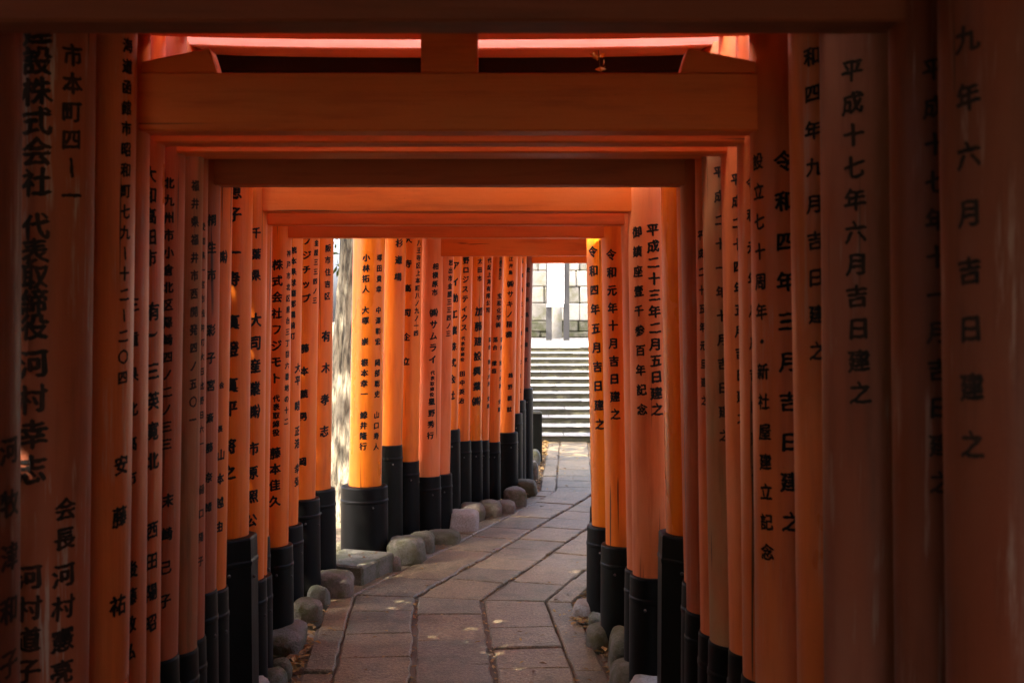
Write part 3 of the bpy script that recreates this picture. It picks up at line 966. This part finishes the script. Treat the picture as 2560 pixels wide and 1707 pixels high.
boulder(1437, 1494, 1512, 1550, 'white', 'pale rounded stone ringed by yellow leaves on the right')
boulder(1474, 1530, 1512, 1574, 'moss', 'small greenish stone behind the pale one on the right')
boulder(1474, 1556, 1572, 1620, 'moss', 'cracked mossy stone below the second black base on the right', .10)
boulder(1528, 1568, 1592, 1690, 'moss', 'tall pale green stone beside the right-hand leaf litter', .10)
boulder(1534, 1648, 1650, 1750, 'moss', 'broad mossy stone at the bottom, right of the path', .14)
boulder(1582, 1684, 1700, 1800, 'white', 'white stone under the right eight-sided base at the bottom edge')

# flat stone block by the tree gap
blk = empty('stone_block_step', (-0.86, 6.5, 0), 'flat mossy squared stone block beside the tree gap', 'stone block')
hd = heading(19)
rv = Vector((hd.y, -hd.x, 0))
c0 = Vector((0.025, -0.17, 0))
bot = [c0, c0 + hd * .42, c0 + hd * .42 - rv * .34, c0 - rv * .34 + hd * .02]
ring_b = [Vector((v.x, v.y, -.04)) for v in bot]; ring_t = [Vector((v.x, v.y, .105)) for v in bot]
obj('block', prism_mesh(ring_b, ring_t, .010), M_ROCK['moss'], blk)

# dark stone post by the foot of the stairs
sp = at(1340, 1124, 11.6)
spo = empty('square_post', (sp.x - .02, 11.6, 0), 'short square dark post near the foot of the stairs', 'post')
h_ = at(1340, 1027, 11.6).z
obj('shaft', box_mesh(-.10, .08, -.09, .09, -.03, h_ - .02, .006), SLEEVE[1], spo)
obj('cap', prism_mesh([Vector((-.104, -.094, h_ - .02)), Vector((.084, -.094, h_ - .02)), Vector((.084, .094, h_ - .02)), Vector((-.104, .094, h_ - .02))],
                      [Vector((-.08, -.07, h_)), Vector((.06, -.07, h_)), Vector((.06, .07, h_)), Vector((-.08, .07, h_))], .003), M_RISER, spo)

# ------------------------------------------------------------------ trees
def leaves_mesh(points, size, rnd):
    vs, fs = [], []
    for p in points:
        a = Vector((rnd.gauss(0, 1), rnd.gauss(0, 1), rnd.gauss(0, 1))).normalized()
        b = a.cross(Vector((rnd.gauss(0, 1), rnd.gauss(0, 1), rnd.gauss(0, 1)))).normalized()
        s = size * rnd.uniform(.6, 1.3)
        k = len(vs)
        c = a.cross(b) * s * .12
        vs += [p - a * s, p + b * s * .42 + c, p + a * s, p - b * s * .42 + c]
        fs.append((k, k + 1, k + 2, k + 3))
    return mesh(vs, fs)

def tree(name, x, y, h, r, label, crown_z, crown_r, nleaf, seed, hero=False, leanv=(0, 0), size=.11):
    rnd = random.Random(seed)
    root = empty(name, (x, y, -.03), label, 'tree', 'trees around the gates')
    sides = 84 if hero else 14
    nz = 150 if hero else 12
    vs, fs = [], []
    ht = h * .86
    for a in range(nz + 1):
        f = (a / nz) ** (1.5 if hero else 1)
        z = ht * f
        rr = r * ((1 - .72 * f) + .5 * math.exp(-z * 3.0))
        ox = leanv[0] * z + .05 * math.sin(z * .9 + seed); oy = leanv[1] * z + .05 * math.cos(z * .7 + seed)
        for k in range(sides):
            t = 2 * math.pi * k / sides
            q = 1.0
            if hero:
                ph = math.cos(t) * 5.2, math.sin(t) * 5.2
                q = 1 + .085 * (1 - 2.6 * abs(noise.noise(Vector((ph[0], ph[1], z * 1.5 + seed))))) + .04 * noise.noise(Vector((ph[0] * 2.2, ph[1] * 2.2, z * 4)))
            vs.append((ox + rr * q * math.cos(t), oy + rr * q * math.sin(t), z))
    for a in range(nz):
        for k in range(sides):
            k2 = (k + 1) % sides
            fs.append((a * sides + k, a * sides + k2, (a + 1) * sides + k2, (a + 1) * sides + k))
    tr = obj('trunk', mesh(vs, fs, True), M_BARK, root)
    pts = []
    for b in range(9):
        z0 = rnd.uniform(crown_z * .75, ht * .92)
        an = rnd.uniform(0, 2 * math.pi)
        ln = crown_r * rnd.uniform(.6, 1.0)
        base = Vector((leanv[0] * z0 + .05 * math.sin(z0 * .9 + seed), leanv[1] * z0 + .05 * math.cos(z0 * .7 + seed), z0))
        dirv = Vector((math.cos(an), math.sin(an), rnd.uniform(.25, .8)))
        pth = [base + dirv * ln * s + Vector((0, 0, .12 * math.sin(s * 3))) for s in (0, .33, .66, 1.0)]
        v2, f2 = tube(pth, [r * .28, r * .2, r * .12, r * .04], 7)
        obj('limb', mesh(v2, f2, True), M_BARK, root)
        for s in (.35, .55, .75, .95):
            for _ in range(3):
                pts.append(base + dirv * ln * s + Vector((rnd.gauss(0, .35), rnd.gauss(0, .35), rnd.gauss(0, .3))) * crown_r * .45)
    lp = []
    for _ in range(nleaf):
        c = rnd.choice(pts)
        lp.append(c + Vector((rnd.gauss(0, 1), rnd.gauss(0, 1), rnd.gauss(0, .75))) * crown_r * .14)
    lp = [p for p in lp if p.z > 3.1]
    obj('crown', leaves_mesh(lp, size, rnd), M_LEAF, root)
    return root

T1 = at(890, 900, 8.7)
t1 = tree('broadleaf_tree', T1.x, 8.7, 9.5, .20, 'ridged grey-brown tree trunk seen through the gap in the left row', 4.6, 2.2, 6000, 5, True, (0.012, 0))
# a low leafy twig hanging beside that trunk
rnd = random.Random(9)
tw0 = at(846, 560, 8.9) - Vector((T1.x, 8.7, -.03))
pth = [tw0 + Vector((-.03, .1, .35)), tw0, tw0 + Vector((.03, -.02, -.22)), tw0 + Vector((.06, -.03, -.40))]
v2, f2 = tube(pth, [.012, .009, .006, .003], 6)
obj('twig', mesh(v2, f2, True), M_BARK, t1)
lp = []
for _ in range(46):
    s = rnd.uniform(.2, 1)
    b = tw0 + Vector((.06 * s, 0, -.40 * s))
    lp.append(b + Vector((rnd.uniform(-.12, .06), rnd.gauss(0, .06), rnd.gauss(0, .05))))
obj('twig_leaves', leaves_mesh(lp, .035, rnd), M_LEAF, t1)

TREES = [(-5.0, -1.0, 8.5, .24, 3.2, 2.3, 3800, 'tall tree left of the first gates, out of view'),
         (-3.0, -2.6, 8.0, .22, 3.2, 2.3, 3800, 'tree behind the viewer on the left'),
         (3.4, 0.3, 8.5, .24, 3.0, 2.4, 3800, 'tree right of the first gates, out of view'),
         (-3.3, 4.9, 7.6, .22, 4.2, 2.3, 8000, 'added sun-blocking tree left of the middle gates, out of view'),  # unseen dense crown added to block sun over the middle gates
         (-4.4, 8.2, 7.8, .22, 4.2, 2.3, 9000, 'added sun-blocking tree left of the far gates, out of view'),  # unseen, added to keep sun off the far gates and the trunk
         (-2.6, 11.6, 7.5, .2, 3.0, 2.0, 4200, 'added sun-blocking tree far left of the stairs, hidden by the gates'),  # put in to shade the lower stairs
         (-2.3, 20.6, 8.0, .2, 3.4, 2.3, 6500, 'added sun-blocking tree left of the landing, hidden by the gates'),  # put in to shade the wall behind the landing
         (7.6, 17.0, 9.0, .25, 3.0, 2.4, 3000, 'tree right of the stairs, hidden by the gates')]
for k, (x, y, h, r, cz, cr, nl, lb) in enumerate(TREES):
    tree('broadleaf_tree', x, y, h, r, lb, cz, cr, nl, 20 + k)

# unseen evergreen shrubs added to keep light off the near gates
SHR = [(-2.05, -2.6), (-2.1, -1.2), (-2.0, .2), (-2.1, 1.6), (-2.1, 3.0), (-2.15, 4.45), (1.75, -2.6), (1.8, -1.2), (1.75, .2), (1.75, 1.6), (1.75, 3.0)]
for k, (x, y) in enumerate(SHR):
    rnd = random.Random(70 + k)
    side = 'left' if x < 0 else 'right'
    root = empty('shade_shrub', (x, y, -.03), f'added light-blocking evergreen shrub outside the {side} row of pillars, hidden by the gates', 'shrub', f'added light-blocking shrubs outside the {side} row')
    v2, f2 = tube([Vector((0, 0, 0)), Vector((.03, .02, 1.2)), Vector((-.02, .05, 2.6))], [.05, .035, .012], 7)
    obj('stem', mesh(v2, f2, True), M_BARK, root)
    lp = []
    for _ in range(3000):
        z = rnd.uniform(.05, 3.6)
        a = rnd.uniform(0, 2 * math.pi); rr = math.sqrt(rnd.random())
        wz = 1 - .3 * (z / 3.6) ** 2
        lp.append(Vector((math.cos(a) * rr * .46 * wz, math.sin(a) * rr * .95 * wz, z)))
    obj('foliage', leaves_mesh(lp, .095, rnd), M_LEAF, root)

# dry sprig caught under the lit lintel
sg0 = at(1494, 122, 3.14)
sg = empty('dry_sprig', sg0, 'small dry leafy sprig hanging in the dark gap above the wide beam', 'sprig')
v2, f2 = tube([Vector((0, 0, .02)), Vector((.004, 0, -.02)), Vector((.008, .002, -.07))], [.0016, .0013, .0008], 5)
obj('stalk', mesh(v2, f2, True), M_BARK, sg)
rnd = random.Random(4)
obj('leaves', leaves_mesh([Vector((rnd.uniform(-.014, .02), rnd.uniform(-.01, .01), -rnd.uniform(0, .065))) for _ in range(9)], .014, rnd), M_LITTER, sg)

# ------------------------------------------------------------------ fallen leaves
rl = random.Random(31)
vs, fs = [], []
def add_leaf(p, s, flat=.25):
    a = rl.uniform(0, 2 * math.pi)
    d = Vector((math.cos(a), math.sin(a), rl.uniform(-flat, flat)))
    e = Vector((-math.sin(a), math.cos(a), rl.uniform(-flat, flat)))
    k = len(vs)
    up = Vector((0, 0, s * rl.uniform(.05, .3)))
    w = rl.uniform(.3, .48)
    vs.extend([p - d * s, p - d * s * .2 + e * s * w + up, p + d * s + up * .4, p - d * s * .2 - e * s * w + up, p - d * s * .1])
    fs.extend([(k, k + 4, k + 1), (k + 1, k + 4, k + 2), (k + 2, k + 4, k + 3), (k + 3, k + 4, k)])
def scatter(n, uf, zf, s0, s1, tmin=4.6):
    for _ in range(n):
        i = rl.choices((0, 1, 2), (5.4, 3.7, 3.8))[0]
        u = uf()
        t0, t1 = seg_limits(i, u)
        t = rl.uniform(max(t0, tmin if i == 0 else t0), t1)
        add_leaf(path_pt(i, u, t, zf()), rl.uniform(s0, s1))
scatter(2600, lambda: -.65 - abs(rl.gauss(0, .08)), lambda: rl.uniform(-.02, .022), .014, .034)
scatter(2800, lambda: .65 + abs(rl.gauss(0, .08)), lambda: rl.uniform(-.02, .024), .014, .034)
scatter(900, lambda: rl.choice((-.178, .173)) + rl.gauss(0, .007), lambda: rl.uniform(-.012, .001), .006, .017)
scatter(150, lambda: rl.choice((-.51, .505)) + rl.gauss(0, .004), lambda: -.004, .006, .012)
scatter(330, lambda: rl.choice((-1, 1)) * (.64 - abs(rl.gauss(0, .24))), lambda: .007, .009, .022)
for _ in range(130):                                              # a drift round the pale stone on the right
    p = ground_at(1455 + rl.gauss(0, 14), 1540 + rl.gauss(0, 9), .01 + rl.uniform(0, .015))
    add_leaf(p, rl.uniform(.012, .026))
for _ in range(9):
    p = Vector((-.9 + rl.uniform(-.06, .12), 6.6 + rl.uniform(-.1, .12), .112))
    add_leaf(p, rl.uniform(.012, .02))
kind(obj('leaf_litter', mesh(vs, fs), M_LITTER), 'stuff', 'dry yellow and brown fallen leaves along the path edges and joints')
